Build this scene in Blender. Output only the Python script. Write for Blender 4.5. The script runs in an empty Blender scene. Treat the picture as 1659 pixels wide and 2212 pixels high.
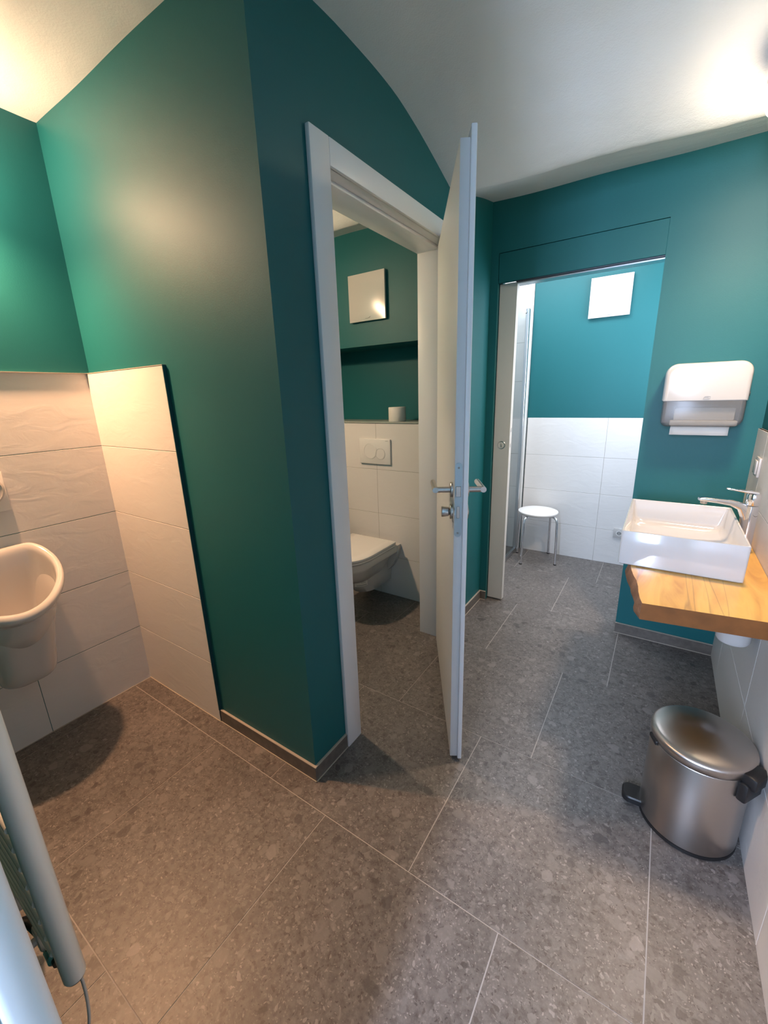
import bpy, bmesh, math, random
from mathutils import Matrix, Vector
random.seed(7)
PI = math.pi
SC = bpy.context.scene
COL = SC.collection
H = 1.383

# ------------------------------------------------------------------ materials
def lin(c):
    return tuple(((x/255)/12.92 if x/255 <= .04045 else ((x/255+.055)/1.055)**2.4) for x in c) + (1,)

def mat(name, rgb, rough=.5, metal=0, spec=.5, coat=0, bump=0, bscale=30, linear=False, var=0, vscale=5):
    m = bpy.data.materials.new(name); m.use_nodes = True
    nt = m.node_tree; b = nt.nodes['Principled BSDF']
    col = tuple(rgb)+(1,) if linear else lin(rgb)
    b.inputs['Base Color'].default_value = col
    b.inputs['Roughness'].default_value = rough
    b.inputs['Metallic'].default_value = metal
    b.inputs['Specular IOR Level'].default_value = spec
    b.inputs['Coat Weight'].default_value = coat
    b.inputs['Coat Roughness'].default_value = .08
    tc = nt.nodes.new('ShaderNodeTexCoord')
    if bump:
        n = nt.nodes.new('ShaderNodeTexNoise'); n.inputs['Scale'].default_value = bscale; n.inputs['Detail'].default_value = 5
        nt.links.new(tc.outputs['Object'], n.inputs['Vector'])
        bp = nt.nodes.new('ShaderNodeBump'); bp.inputs['Strength'].default_value = bump; bp.inputs['Distance'].default_value = .01
        nt.links.new(n.outputs['Fac'], bp.inputs['Height']); nt.links.new(bp.outputs['Normal'], b.inputs['Normal'])
    if var:
        n = nt.nodes.new('ShaderNodeTexNoise'); n.inputs['Scale'].default_value = vscale; n.inputs['Detail'].default_value = 4
        nt.links.new(tc.outputs['Object'], n.inputs['Vector'])
        mx = nt.nodes.new('ShaderNodeMix'); mx.data_type = 'RGBA'
        mx.inputs[6].default_value = tuple(c*(1-var) for c in col[:3])+(1,)
        mx.inputs[7].default_value = tuple(min(1, c*(1+var)) for c in col[:3])+(1,)
        nt.links.new(n.outputs['Fac'], mx.inputs[0]); nt.links.new(mx.outputs[2], b.inputs['Base Color'])
    return m

def emit(name, rgb, strength):
    m = bpy.data.materials.new(name); m.use_nodes = True
    b = m.node_tree.nodes['Principled BSDF']
    b.inputs['Base Color'].default_value = (.9, .9, .9, 1)
    b.inputs['Emission Color'].default_value = tuple(rgb)+(1,)
    b.inputs['Emission Strength'].default_value = strength
    return m

M = {}
M['teal'] = mat('teal_paint', (.0062, .116, .128), .50, spec=.42, bump=.05, bscale=260, linear=True)
M['white_plaster'] = mat('ceiling_plaster', (.74, .74, .74), .9, linear=True)
M['white_wall'] = mat('white_wall_paint', (.62, .64, .66), .7, linear=True)
M['lacquer'] = mat('white_lacquer', (.78, .78, .80), .38, linear=True)
M['sliding'] = mat('cream_lacquer', (.60, .58, .54), .45, linear=True)
M['ceramic'] = mat('white_ceramic', (.56, .54, .525), .07, coat=.6, linear=True)
M['ceramic2'] = mat('white_seat_plastic', (.72, .70, .67), .22, linear=True)
M['plastic'] = mat('white_plastic', (.52, .505, .49), .2, linear=True)
M['plastic_matt'] = mat('white_plastic_matt', (.72, .71, .69), .4, linear=True)
M['grout'] = mat('grout', (.40, .37, .34), .9, linear=True)
M['wgrout'] = mat('tile_grout', (.36, .33, .30), .9, linear=True)
M['skirt'] = mat('skirting_stone', (.13, .115, .10), .5, linear=True, var=.45, vscale=38)
M['bead'] = mat('silicone_bead', (.42, .37, .31), .7, linear=True)
M['steel'] = mat('satin_steel', (.52, .49, .46), .3, metal=1, linear=True)
M['lock'] = mat('lock_steel', (.42, .50, .54), .38, metal=.7, linear=True)
M['chrome'] = mat('chrome', (.82, .82, .84), .06, metal=1, linear=True)
M['alu'] = mat('aluminium', (.60, .62, .64), .28, metal=1, linear=True)
M['black'] = mat('black_plastic', (.012, .012, .013), .4, linear=True)
M['dark'] = mat('painted_gap_shade', (.01, .014, .016), .8, linear=True)  # near-black colour standing in for shade in narrow gaps
M['grey'] = mat('grey_print', (.32, .32, .31), .5, linear=True)
M['paper'] = mat('paper', (.74, .71, .66), .9, linear=True)
M['radiator'] = mat('radiator_enamel', (.80, .80, .78), .14, linear=True)
M['trackgrey'] = mat('track_grey', (.05, .06, .075), .4, metal=.5, linear=True)

def nodes_of(m):
    return m.node_tree, m.node_tree.nodes['Principled BSDF']

# ceiling plaster bump, lumpy hand trowelled
nt, b = nodes_of(M['white_plaster'])
tc = nt.nodes.new('ShaderNodeTexCoord')
mp = nt.nodes.new('ShaderNodeMapping'); mp.inputs['Scale'].default_value = (1, 1.0, 1)
n1 = nt.nodes.new('ShaderNodeTexNoise'); n1.inputs['Scale'].default_value = 9; n1.inputs['Detail'].default_value = 3
n2 = nt.nodes.new('ShaderNodeTexNoise'); n2.inputs['Scale'].default_value = 190; n2.inputs['Detail'].default_value = 4
n3 = nt.nodes.new('ShaderNodeTexVoronoi'); n3.inputs['Scale'].default_value = 14; n3.feature = 'SMOOTH_F1'
for n in (n1, n2, n3): nt.links.new(mp.outputs[0], n.inputs['Vector'])
nt.links.new(tc.outputs['Object'], mp.inputs['Vector'])
b1 = nt.nodes.new('ShaderNodeBump'); b1.inputs['Strength'].default_value = .2; b1.inputs['Distance'].default_value = .02
b2 = nt.nodes.new('ShaderNodeBump'); b2.inputs['Strength'].default_value = .16; b2.inputs['Distance'].default_value = .006
b3 = nt.nodes.new('ShaderNodeBump'); b3.inputs['Strength'].default_value = .05; b3.inputs['Distance'].default_value = .02
nt.links.new(n1.outputs['Fac'], b1.inputs['Height']); nt.links.new(n2.outputs['Fac'], b2.inputs['Height']); nt.links.new(n3.outputs['Distance'], b3.inputs['Height'])
nt.links.new(b1.outputs[0], b2.inputs['Normal']); nt.links.new(b2.outputs[0], b3.inputs['Normal']); nt.links.new(b3.outputs[0], b.inputs['Normal'])

# white wall tile: slight waviness
def tilemat(name, c, rough):
    m = mat(name, c, rough, linear=True, var=.03, vscale=4)
    nt, b = nodes_of(m)
    tc = nt.nodes.new('ShaderNodeTexCoord')
    mp = nt.nodes.new('ShaderNodeMapping'); mp.inputs['Scale'].default_value = (1, 1, 2.2)
    n = nt.nodes.new('ShaderNodeTexNoise'); n.inputs['Scale'].default_value = 7; n.inputs['Detail'].default_value = 4; n.inputs['Distortion'].default_value = 1.2
    bp = nt.nodes.new('ShaderNodeBump'); bp.inputs['Strength'].default_value = .14; bp.inputs['Distance'].default_value = .012
    nt.links.new(tc.outputs['Object'], mp.inputs[0]); nt.links.new(mp.outputs[0], n.inputs['Vector'])
    nt.links.new(n.outputs['Fac'], bp.inputs['Height']); nt.links.new(bp.outputs[0], b.inputs['Normal'])
    return m
M['tile'] = tilemat('white_wall_tile', (.70, .68, .66), .42)

# floor: stone / terrazzo stone look, each tile shifted by a stored per-face offset
m = mat('stone_floor_tile', (.2, .19, .18), .42, linear=True); M['floor'] = m
nt, b = nodes_of(m)
tc = nt.nodes.new('ShaderNodeTexCoord'); at = nt.nodes.new('ShaderNodeAttribute'); at.attribute_name = 'shift'
va = nt.nodes.new('ShaderNodeVectorMath'); va.operation = 'MULTIPLY_ADD'
nt.links.new(at.outputs['Color'], va.inputs[0]); va.inputs[1].default_value = (37, 53, 11); nt.links.new(tc.outputs['Object'], va.inputs[2])
dn = nt.nodes.new('ShaderNodeTexNoise'); dn.inputs['Scale'].default_value = 26; dn.inputs['Detail'].default_value = 6
nt.links.new(va.outputs[0], dn.inputs['Vector'])
dm = nt.nodes.new('ShaderNodeVectorMath'); dm.operation = 'MULTIPLY_ADD'; dm.inputs[1].default_value = (.055, .055, .055)
nt.links.new(dn.outputs['Color'], dm.inputs[0]); nt.links.new(va.outputs[0], dm.inputs[2])
def rgbmix(a, bb, fac, blend='MIX'):
    x = nt.nodes.new('ShaderNodeMix'); x.data_type = 'RGBA'; x.blend_type = blend
    for s, v in ((6, a), (7, bb)):
        if isinstance(v, tuple): x.inputs[s].default_value = v
        else: nt.links.new(v, x.inputs[s])
    if isinstance(fac, float): x.inputs[0].default_value = fac
    else: nt.links.new(fac, x.inputs[0])
    return x.outputs[2]
def ramp(src, pts, interp='LINEAR'):
    r = nt.nodes.new('ShaderNodeValToRGB'); r.color_ramp.interpolation = interp
    e = r.color_ramp.elements
    e[0].position, e[0].color = pts[0][0], pts[0][1]
    e[1].position, e[1].color = pts[1][0], pts[1][1]
    for q in pts[2:]:
        k = e.new(q[0]); k.color = q[1]
    nt.links.new(src, r.inputs[0]); return r.outputs[0]
def g(v): return (v, v, v, 1)
bn = nt.nodes.new('ShaderNodeTexNoise'); bn.inputs['Scale'].default_value = 55; bn.inputs['Detail'].default_value = 6; bn.inputs['Roughness'].default_value = .7
nt.links.new(va.outputs[0], bn.inputs['Vector'])
base = ramp(bn.outputs['Fac'], [(.30, (.072, .062, .056, 1)), (.46, (.125, .112, .104, 1)), (.70, (.185, .168, .155, 1))])
cur = base
for i, (scale, frac, cols, soft) in enumerate([
        (150, .45, [(.23, .212, .195, 1), (.045, .038, .034, 1), (.33, .30, .27, 1)], .05),
        (70, .50, [(.20, .185, .17, 1), (.075, .062, .053, 1), (.28, .26, .24, 1)], .07),
        (30, .60, [(.20, .185, .17, 1), (.155, .143, .135, 1), (.060, .052, .048, 1)], .07),
        (17, .72, [(.175, .16, .148, 1), (.23, .21, .195, 1), (.070, .063, .06, 1)], .06)]):
    v = nt.nodes.new('ShaderNodeTexVoronoi'); v.inputs['Scale'].default_value = scale
    ad = nt.nodes.new('ShaderNodeVectorMath'); ad.operation = 'ADD'; ad.inputs[1].default_value = (i*3.3, i*1.7, 0)
    nt.links.new(dm.outputs[0], ad.inputs[0]); nt.links.new(ad.outputs[0], v.inputs['Vector'])
    sx = nt.nodes.new('ShaderNodeSeparateColor'); nt.links.new(v.outputs['Color'], sx.inputs[0])
    pick = ramp(sx.outputs[0], [(frac, g(0)), (frac+.002, g(1))])
    inside = ramp(v.outputs['Distance'], [(.30, g(1)), (.30+soft, g(0))])
    mu = nt.nodes.new('ShaderNodeMath'); mu.operation = 'MULTIPLY'
    nt.links.new(pick, mu.inputs[0]); nt.links.new(inside, mu.inputs[1])
    mu2 = nt.nodes.new('ShaderNodeMath'); mu2.operation = 'MULTIPLY'; mu2.inputs[1].default_value = .72
    nt.links.new(mu.outputs[0], mu2.inputs[0])
    cc = ramp(sx.outputs[1], [(0, cols[0]), (.5, cols[1]), (.82, cols[2])], 'CONSTANT')
    cur = rgbmix(cur, cc, mu2.outputs[0])
ln = nt.nodes.new('ShaderNodeTexNoise'); ln.inputs['Scale'].default_value = 5; ln.inputs['Detail'].default_value = 3
nt.links.new(va.outputs[0], ln.inputs['Vector'])
lv = ramp(ln.outputs['Fac'], [(.3, g(.84)), (.7, g(1.08))])
cur = rgbmix(cur, lv, 1.0, 'MULTIPLY')
nt.links.new(cur, b.inputs['Base Color'])

# wood
m = mat('honey_wood', (.5, .3, .1), .28, linear=True, coat=.3); M['wood'] = m
nt, b = nodes_of(m)
tc = nt.nodes.new('ShaderNodeTexCoord')
mp = nt.nodes.new('ShaderNodeMapping'); mp.inputs['Scale'].default_value = (9, 1.6, 9); mp.inputs['Rotation'].default_value = (0, 0, .12)
n = nt.nodes.new('ShaderNodeTexNoise'); n.inputs['Scale'].default_value = 1.6; n.inputs['Detail'].default_value = 7; n.inputs['Distortion'].default_value = 1.1
nt.links.new(tc.outputs['Object'], mp.inputs[0]); nt.links.new(mp.outputs[0], n.inputs['Vector'])
c1 = ramp(n.outputs['Fac'], [(.25, (.42, .18, .03, 1)), (.42, (.62, .33, .065, 1)), (.6, (.74, .44, .10, 1)), (.8, (.64, .34, .07, 1))])
mp2 = nt.nodes.new('ShaderNodeMapping'); mp2.inputs['Scale'].default_value = (9, .7, 4); mp2.inputs['Rotation'].default_value = (0, 0, .12)
n2 = nt.nodes.new('ShaderNodeTexNoise'); n2.inputs['Scale'].default_value = 1.2; n2.inputs['Detail'].default_value = 2; n2.inputs['Distortion'].default_value = .5
nt.links.new(tc.outputs['Object'], mp2.inputs[0]); nt.links.new(mp2.outputs[0], n2.inputs['Vector'])
crack = ramp(n2.outputs['Fac'], [(.482, g(1)), (.5, g(.55)), (.518, g(1))])
c1 = rgbmix(c1, crack, .8, 'MULTIPLY')
nt.links.new(c1, b.inputs['Base Color'])
M['bark'] = mat('live_edge_bark', (.30, .14, .07), .6, linear=True, var=.6, vscale=30, bump=.6, bscale=60)
M['endgrain'] = mat('wood_cut_face', (.19, .068, .016), .4, linear=True, var=.5, vscale=18)

# brushed bin steel
m = mat('brushed_steel', (.50, .46, .43), .28, metal=1, linear=True); M['brushed'] = m
nt, b = nodes_of(m)
b.inputs['Anisotropic'].default_value = .6
tc = nt.nodes.new('ShaderNodeTexCoord'); mp = nt.nodes.new('ShaderNodeMapping'); mp.inputs['Scale'].default_value = (3, 3, 260)
n = nt.nodes.new('ShaderNodeTexNoise'); n.inputs['Scale'].default_value = 1; n.inputs['Detail'].default_value = 3
nt.links.new(tc.outputs['Object'], mp.inputs[0]); nt.links.new(mp.outputs[0], n.inputs['Vector'])
r = ramp(n.outputs['Fac'], [(.3, g(.30)), (.7, g(.335))]); nt.links.new(r, b.inputs['Roughness'])

# smoked translucent dispenser front
m = bpy.data.materials.new('smoked_translucent_plastic'); m.use_nodes = True; M['smoke'] = m
nt, b = nodes_of(m)
b.inputs['Base Color'].default_value = (.22, .23, .24, 1); b.inputs['Roughness'].default_value = .22
tr = nt.nodes.new('ShaderNodeBsdfTransparent'); tr.inputs[0].default_value = (.82, .82, .82, 1)
mx = nt.nodes.new('ShaderNodeMixShader'); mx.inputs[0].default_value = .52
nt.links.new(b.outputs[0], mx.inputs[1]); nt.links.new(tr.outputs[0], mx.inputs[2])
nt.links.new(mx.outputs[0], nt.nodes['Material Output'].inputs[0])

# clear shower glass
m = bpy.data.materials.new('shower_glass'); m.use_nodes = True; M['glass'] = m
nt, b = nodes_of(m)
b.inputs['Base Color'].default_value = (.9, .95, .95, 1); b.inputs['Roughness'].default_value = .02
b.inputs['Specular IOR Level'].default_value = .6
tr = nt.nodes.new('ShaderNodeBsdfTransparent'); tr.inputs[0].default_value = (.90, .93, .93, 1)
mx = nt.nodes.new('ShaderNodeMixShader'); gl = nt.nodes.new('ShaderNodeBsdfGlossy'); gl.inputs['Roughness'].default_value = .02
mx.inputs[0].default_value = .08; nt.links.new(tr.outputs[0], mx.inputs[1]); nt.links.new(gl.outputs[0], mx.inputs[2])
nt.links.new(mx.outputs[0], nt.nodes['Material Output'].inputs[0])

# ------------------------------------------------------------------ object helpers
WM = {}
def thing(name, label, cat, loc=(0, 0, 0), rotz=0, group=None, structure=False):
    o = bpy.data.objects.new(name, None); COL.objects.link(o)
    o.empty_display_size = .05
    o.location = loc; o.rotation_euler = (0, 0, rotz)
    WM[o.name] = Matrix.Translation(loc) @ Matrix.Rotation(rotz, 4, 'Z')
    if structure: o['kind'] = 'structure'
    if label: o['label'] = label
    if cat: o['category'] = cat
    if group: o['group'] = group
    return o

def obj(name, bm, mats, parent=None, local=False, angle=40, label=None, cat=None, group=None, structure=False, origin=None, smooth=True):
    me = bpy.data.meshes.new(name)
    bmesh.ops.recalc_face_normals(bm, faces=bm.faces)
    bm.to_mesh(me); bm.free()
    if not isinstance(mats, (list, tuple)): mats = [mats]
    for m in mats: me.materials.append(m)
    o = bpy.data.objects.new(name, me); COL.objects.link(o)
    if parent is not None:
        o.parent = parent; W = WM[parent.name]; WM[o.name] = W
        if not local: me.transform(W.inverted())
    else:
        W = Matrix.Identity(4)
        if origin is not None:
            W = Matrix.Translation(origin); me.transform(W.inverted()); o.location = origin
        WM[o.name] = W
    if smooth:
        for p in me.polygons: p.use_smooth = True
        me.set_sharp_from_angle(angle=math.radians(angle))
    if label: o['label'] = label
    if cat: o['category'] = cat
    if group: o['group'] = group
    if structure: o['kind'] = 'structure'
    return o

def box(bm, x0, x1, y0, y1, z0, z1, bev=0, seg=2, mi=0, xf=None):
    vs = [bm.verts.new(v) for v in ((x0,y0,z0),(x1,y0,z0),(x1,y1,z0),(x0,y1,z0),(x0,y0,z1),(x1,y0,z1),(x1,y1,z1),(x0,y1,z1))]
    fs = [bm.faces.new([vs[i] for i in f]) for f in ((0,3,2,1),(4,5,6,7),(0,1,5,4),(1,2,6,5),(2,3,7,6),(3,0,4,7))]
    for f in fs: f.material_index = mi
    if bev:
        es = list({e for f in fs for e in f.edges})
        r = bmesh.ops.bevel(bm, geom=es, offset=bev, segments=seg, affect='EDGES', profile=.5)
        for f in r['faces']: f.material_index = mi
        vs = list({v for f in r['faces'] for v in f.verts} | {v for v in vs if v.is_valid})
    if xf is not None:
        bmesh.ops.transform(bm, matrix=xf, verts=[v for v in vs if v.is_valid])
    return vs

def B(*a, **k):
    bm = bmesh.new(); box(bm, *a, **k); return bm

def loft(bm, rings, close=True, cap0=True, cap1=True, mi=0):
    rv = [[bm.verts.new(p) for p in r] for r in rings]
    n = len(rv[0])
    for a, c in zip(rv[:-1], rv[1:]):
        for i in range(n if close else n-1):
            j = (i+1) % n
            f = bm.faces.new((a[i], a[j], c[j], c[i])); f.material_index = mi
    if cap0:
        f = bm.faces.new(list(reversed(rv[0]))); f.material_index = mi
    if cap1:
        f = bm.faces.new(rv[-1]); f.material_index = mi
    return rv

def lathe(bm, prof, c=(0, 0, 0), n=48, axis='z', cap0=True, cap1=True, mi=0):
    rings = []
    for r, h in prof:
        ring = []
        for i in range(n):
            a = 2*PI*i/n
            u, v = r*math.cos(a), r*math.sin(a)
            p = {'z': (u, v, h), 'x': (h, u, v), 'y': (u, h, v)}[axis]
            ring.append((p[0]+c[0], p[1]+c[1], p[2]+c[2]))
        rings.append(ring)
    return loft(bm, rings, True, cap0, cap1, mi)

def tube(bm, path, r, n=16, caps=True, mi=0):
    P = [Vector(p) for p in path]
    rings = []; up = None
    for i, p in enumerate(P):
        if i == 0: t = P[1]-P[0]
        elif i == len(P)-1: t = P[-1]-P[-2]
        else: t = (P[i+1]-p).normalized() + (p-P[i-1]).normalized()
        t.normalize()
        if up is None:
            up = Vector((0, 0, 1)) if abs(t.z) < .9 else Vector((1, 0, 0))
        s = t.cross(up).normalized(); up = s.cross(t).normalized()
        k = 1
        if 0 < i < len(P)-1:
            c = (P[i+1]-p).normalized().dot(t); k = 1/max(.5, c)
        rr = r[i] if isinstance(r, (list, tuple)) else r
        d = (P[min(i+1, len(P)-1)]-P[max(i-1, 0)]).normalized()
        rings.append([p + s*rr*math.cos(2*PI*q/n) + up*rr*math.sin(2*PI*q/n) for q in range(n)])
    loft(bm, rings, True, caps, caps, mi)

def arc_path(pts, rad, seg=6):
    """polyline with rounded corners"""
    P = [Vector(p) for p in pts]; out = [P[0]]
    for a, b_, c in zip(P[:-2], P[1:-1], P[2:]):
        u = (a-b_).normalized(); v = (c-b_).normalized()
        r = min(rad, (a-b_).length*.49, (c-b_).length*.49)
        s, e = b_+u*r, b_+v*r
        for k in range(seg+1):
            t = k/seg
            out.append(s*(1-t)**2 + b_*2*t*(1-t) + e*t*t)
    out.append(P[-1]); return out

def rrect(x0, x1, y0, y1, r, seg=6):
    """rounded rectangle points ccw"""
    if not isinstance(r, (list, tuple)): r = [r]*4
    pts = []
    for (cx, cy, rr, a0) in ((x1-r[0], y0+r[0], r[0], -90), (x1-r[1], y1-r[1], r[1], 0), (x0+r[2], y1-r[2], r[2], 90), (x0+r[3], y0+r[3], r[3], 180)):
        for k in range(seg+1):
            a = math.radians(a0+90*k/seg)
            pts.append((cx+rr*math.cos(a), cy+rr*math.sin(a)))
    return pts

# ------------------------------------------------------------------ key dimensions
XU, YG, XD, YF, XR = -2.076, .866, -.925, 2.54, .375
YS, YW = 3.65, 2.275

def tile_panel(name, face, plane, ulist, vlist, th=.012, gap=.0022, base=None):
    """face: '+x','-y'... direction the tiles look; ulist horizontal joints, vlist = row edges"""
    bm = bmesh.new()
    sgn = 1 if face[0] == '+' else -1
    ax = face[1]
    back = plane - sgn*th
    def bb(u0, u1, v0, v1, p0, p1, bev, mi):
        p0, p1 = sorted((p0, p1))
        if ax == 'x': box(bm, p0, p1, u0, u1, v0, v1, bev, 1, mi)
        else: box(bm, u0, u1, p0, p1, v0, v1, bev, 1, mi)
    bb(ulist[0], ulist[-1], vlist[0], vlist[-1], back, plane-sgn*.0012, 0, 1)
    for a, c in zip(vlist[:-1], vlist[1:]):
        for u0, u1 in zip(ulist[:-1], ulist[1:]):
            bb(u0+(gap/2 if u0 != ulist[0] else 0), u1-(gap/2 if u1 != ulist[-1] else 0), a+gap/2, c-(gap/2 if c != vlist[-1] else 0), back+sgn*.002, plane, .0009, 0)
    return obj(name, bm, [M['tile'], M['wgrout']], structure=True, smooth=False)

# ------------------------------------------------------------------ floor
bm = bmesh.new()
PT = .6045
y0 = .1715
offs = {-2: .1, -1: -1.006, 0: -.198, 1: -.473, 2: -.27, 3: -.674, 4: -.459, 5: -.27, 6: -.1}
lay = bm.loops.layers.float_color.new('shift')
gp = .0016
def quadbox(xa, xb, ya, yb, sh):
    z = 0
    vs = [bm.verts.new(v) for v in ((xa, ya, z), (xb, ya, z), (xb, yb, z), (xa, yb, z))]
    f = bm.faces.new(vs)
    for l in f.loops: l[lay] = sh
    lo = [bm.verts.new((v.co.x, v.co.y, -.004)) for v in vs]
    for i in range(4):
        q = bm.faces.new((vs[i], lo[i], lo[(i+1) % 4], vs[(i+1) % 4]))
        for l in q.loops: l[lay] = sh
for r in range(-3, 7):
    ya = y0+r*PT; yb = ya+PT
    o_ = offs.get(r, .0)
    for k in range(-4, 5):
        xa = o_+k*PT; xb = xa+PT
        if xb < -2.5 or xa > .9: continue
        quadbox(max(xa+gp, -2.5), min(xb-gp, .9), ya+gp, yb-gp, (random.random(), random.random(), random.random(), 1))
n0 = len(bm.faces)
box(bm, -2.5, .9, y0-3*PT, y0+7*PT, -.05, -.0012, 0, 1, 1)
obj('floor', bm, [M['floor'], M['grout']], structure=True, smooth=False)

# ------------------------------------------------------------------ walls
TZ = 2.62
obj('wall_left', B(XU-.15, XU, -.15, YG+.13, 0, TZ), M['teal'], structure=True, smooth=False)
obj('wall_partition', B(XU, XD, YG, YG+.13, 0, TZ, 0), M['teal'], structure=True, smooth=False)
bm = bmesh.new()
box(bm, XD-.135, XD, YG+.13, 1.10, 0, TZ); box(bm, XD-.135, XD, 1.985, YF+.12, 0, TZ); box(bm, XD-.135, XD, 1.10, 1.985, 2.055, TZ)
obj('wall_wc', bm, M['teal'], structure=True, smooth=False)
bm = bmesh.new()
box(bm, XD, -.880, YF, YF+.025, 0, TZ)
box(bm, -.880, -.087, YF, YF+.025, 2.123, TZ)
box(bm, -.090, XR, YF, YF+.12, 0, 2.123); box(bm, -.087, XR, YF, YF+.12, 2.123, TZ)
box(bm, XD, -.087, YF+.085, YF+.12, 2.0, TZ); box(bm, XD, -.880, YF+.085, YF+.12, 0, 2.0)
obj('wall_far', bm, M['teal'], structure=True, smooth=False)
obj('wall_right', B(XR, XR+.12, -1.7, YS+.1, 0, TZ), M['teal'], structure=True, smooth=False)
# back wall behind the towel rail, entrance opening to its right
obj('wall_back', B(XU, -.36, -.14, 0, 0, TZ), M['teal'], structure=True, smooth=False)
bm = bmesh.new()
box(bm, -.50, -.36, -1.7, -.14, 0, TZ); box(bm, -.5, XR, -1.85, -1.7, 0, TZ)
obj('wall_entrance', bm, M['white_wall'], structure=True, smooth=False)
obj('ceiling_entrance', B(-.5, XR, -1.7, -.14, 2.5, 2.62), M['white_wall'], structure=True, smooth=False)
# wc room
obj('wall_wc_back', B(XU, XD-.135, YW+.24, YW+.36, 0, TZ), M['teal'], structure=True, smooth=False)
bm = bmesh.new()
box(bm, XU, XD-.135, YW, YW+.24, 1.685, TZ)
obj('wall_wc_lintel', bm, M['teal'], structure=True, smooth=False)
obj('wall_wc_ledge', B(XU, XD-.135, YW+.012, YW+.24, 0, 1.208), M['teal'], structure=True, smooth=False)
obj('trim_wc_ledge', B(XU, XD-.135, YW-.004, YW+.24, 1.209, 1.218, .002), mat('ledge_stone', (.30, .33, .30), .3, linear=True), structure=True)
obj('wall_wc_side', B(XU-.15, XU, YG+.13, YW+.36, 0, TZ), M['teal'], structure=True, smooth=False)
obj('ceiling_wc', B(XU, XD-.135, YG+.13, YW+.24, 2.327, 2.42), M['white_plaster'], structure=True, smooth=False)
# shower room
obj('wall_shower_back', B(-1.95, XR, YS, YS+.12, 0, TZ), M['teal'], structure=True, smooth=False)
obj('wall_shower_left', B(-1.95, -1.83, YF+.12, YS, 0, TZ), M['white_wall'], structure=True, smooth=False)
obj('wall_shower_front', B(-1.95, XD, YF+.121, YF+.16, 0, TZ), M['white_wall'], structure=True, smooth=False)
obj('wall_shower_right', B(XR-.03, XR, YF+.121, YS, 0, 2.46), M['white_wall'], structure=True, smooth=False)
obj('ceiling_shower', B(-1.95, XR, YF+.12, YS+.1, 2.46, 2.6), M['white_wall'], structure=True, smooth=False)

# tiles
rows5 = [0, .302, .603, .903, 1.205, 1.508]
rows4 = [0, .295, .599, .905, 1.208]
tile_panel('wall_left_tiles', '+x', XU+.001, [-.01, .424, YG-.001], rows5, .012)
tile_panel('wall_partition_tiles', '-y', YG-.012, [XU, -1.487], rows5, .012)
tile_panel('wall_wc_back_tiles', '-y', YW, [XU, -1.573, XD-.135], rows4, .012)
tile_panel('wall_shower_back_tiles', '-y', YS-.012, [-.957, -.957+.002, -.355, .245, XR], [0, .283, .568, .861, 1.166], .012)
tile_panel('wall_shower_tiles', '-y', YS-.014, [-1.83, -1.55, -.965], [0, .28, .57, .86, 1.16, 1.46, 1.76, 2.06, 2.36, 2.46], .014)
tile_panel('wall_shower_duct_tiles', '-y', YS-.05, [-1.83, -1.094], [0, .28, .57, .86, 1.16, 1.46, 1.76, 2.06, 2.36, 2.46], .035)
tile_panel('wall_right_tiles', '-x', XR-.012, [-.10, .50, 1.10, 1.70, 2.30, YF-.001], [0, .29, .59, .89, 1.188], .012)
obj('trim_tile_left', B(-1.487, -1.483, YG-.013, YG, .062, 1.508), mat('tile_edge_paint', (.004, .06, .075), .5, linear=True), structure=True, smooth=False)
bm = bmesh.new(); box(bm, XU, XU+.0135, -.01, YG-.012, 1.508, 1.5105); box(bm, XU, -1.485, YG-.0135, YG, 1.508, 1.5105)
obj('trim_tile_top', bm, M['bead'], structure=True, smooth=False)

# skirtings (stone) with pale bead along the top
def skirt(name, x0, x1, y0, y1):
    bm = bmesh.new(); box(bm, x0, x1, y0, y1, .001, .060, .001, 1)
    box(bm, x0, x1, y0, y1, .0602, .063, .001, 1, 1)
    obj(name, bm, [M['skirt'], M['bead']], structure=True, smooth=False)
skirt('baseboard_partition', -1.483, XD+.010, YG-.010, YG)
skirt('baseboard_wc_left', XD, XD+.010, YG, 1.048)
skirt('baseboard_wc_right', XD, XD+.010, 2.045, YF)
skirt('baseboard_far_left', XD+.010, -.880, YF-.010, YF)
skirt('baseboard_far_right', -.090, XR-.012, YF-.010, YF)
bm = bmesh.new()
box(bm, -1.483, XD+.013, YG-.013, YG-.010, 0, .003); box(bm, XD+.010, XD+.013, YG-.013, 1.048, 0, .003)
box(bm, XD+.010, XD+.013, 2.045, YF-.010, 0, .003); box(bm, XD+.010, -.880, YF-.013, YF-.010, 0, .003); box(bm, -.093, XR-.012, YF-.013, YF-.010, 0, .003)
box(bm, XU+.001, -1.483, YG-.015, YG-.012, 0, .003); box(bm, XU+.001, XU+.004, 0, YG-.015, 0, .003)
obj('trim_floor_bead', bm, M['bead'], structure=True, smooth=False)

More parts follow.
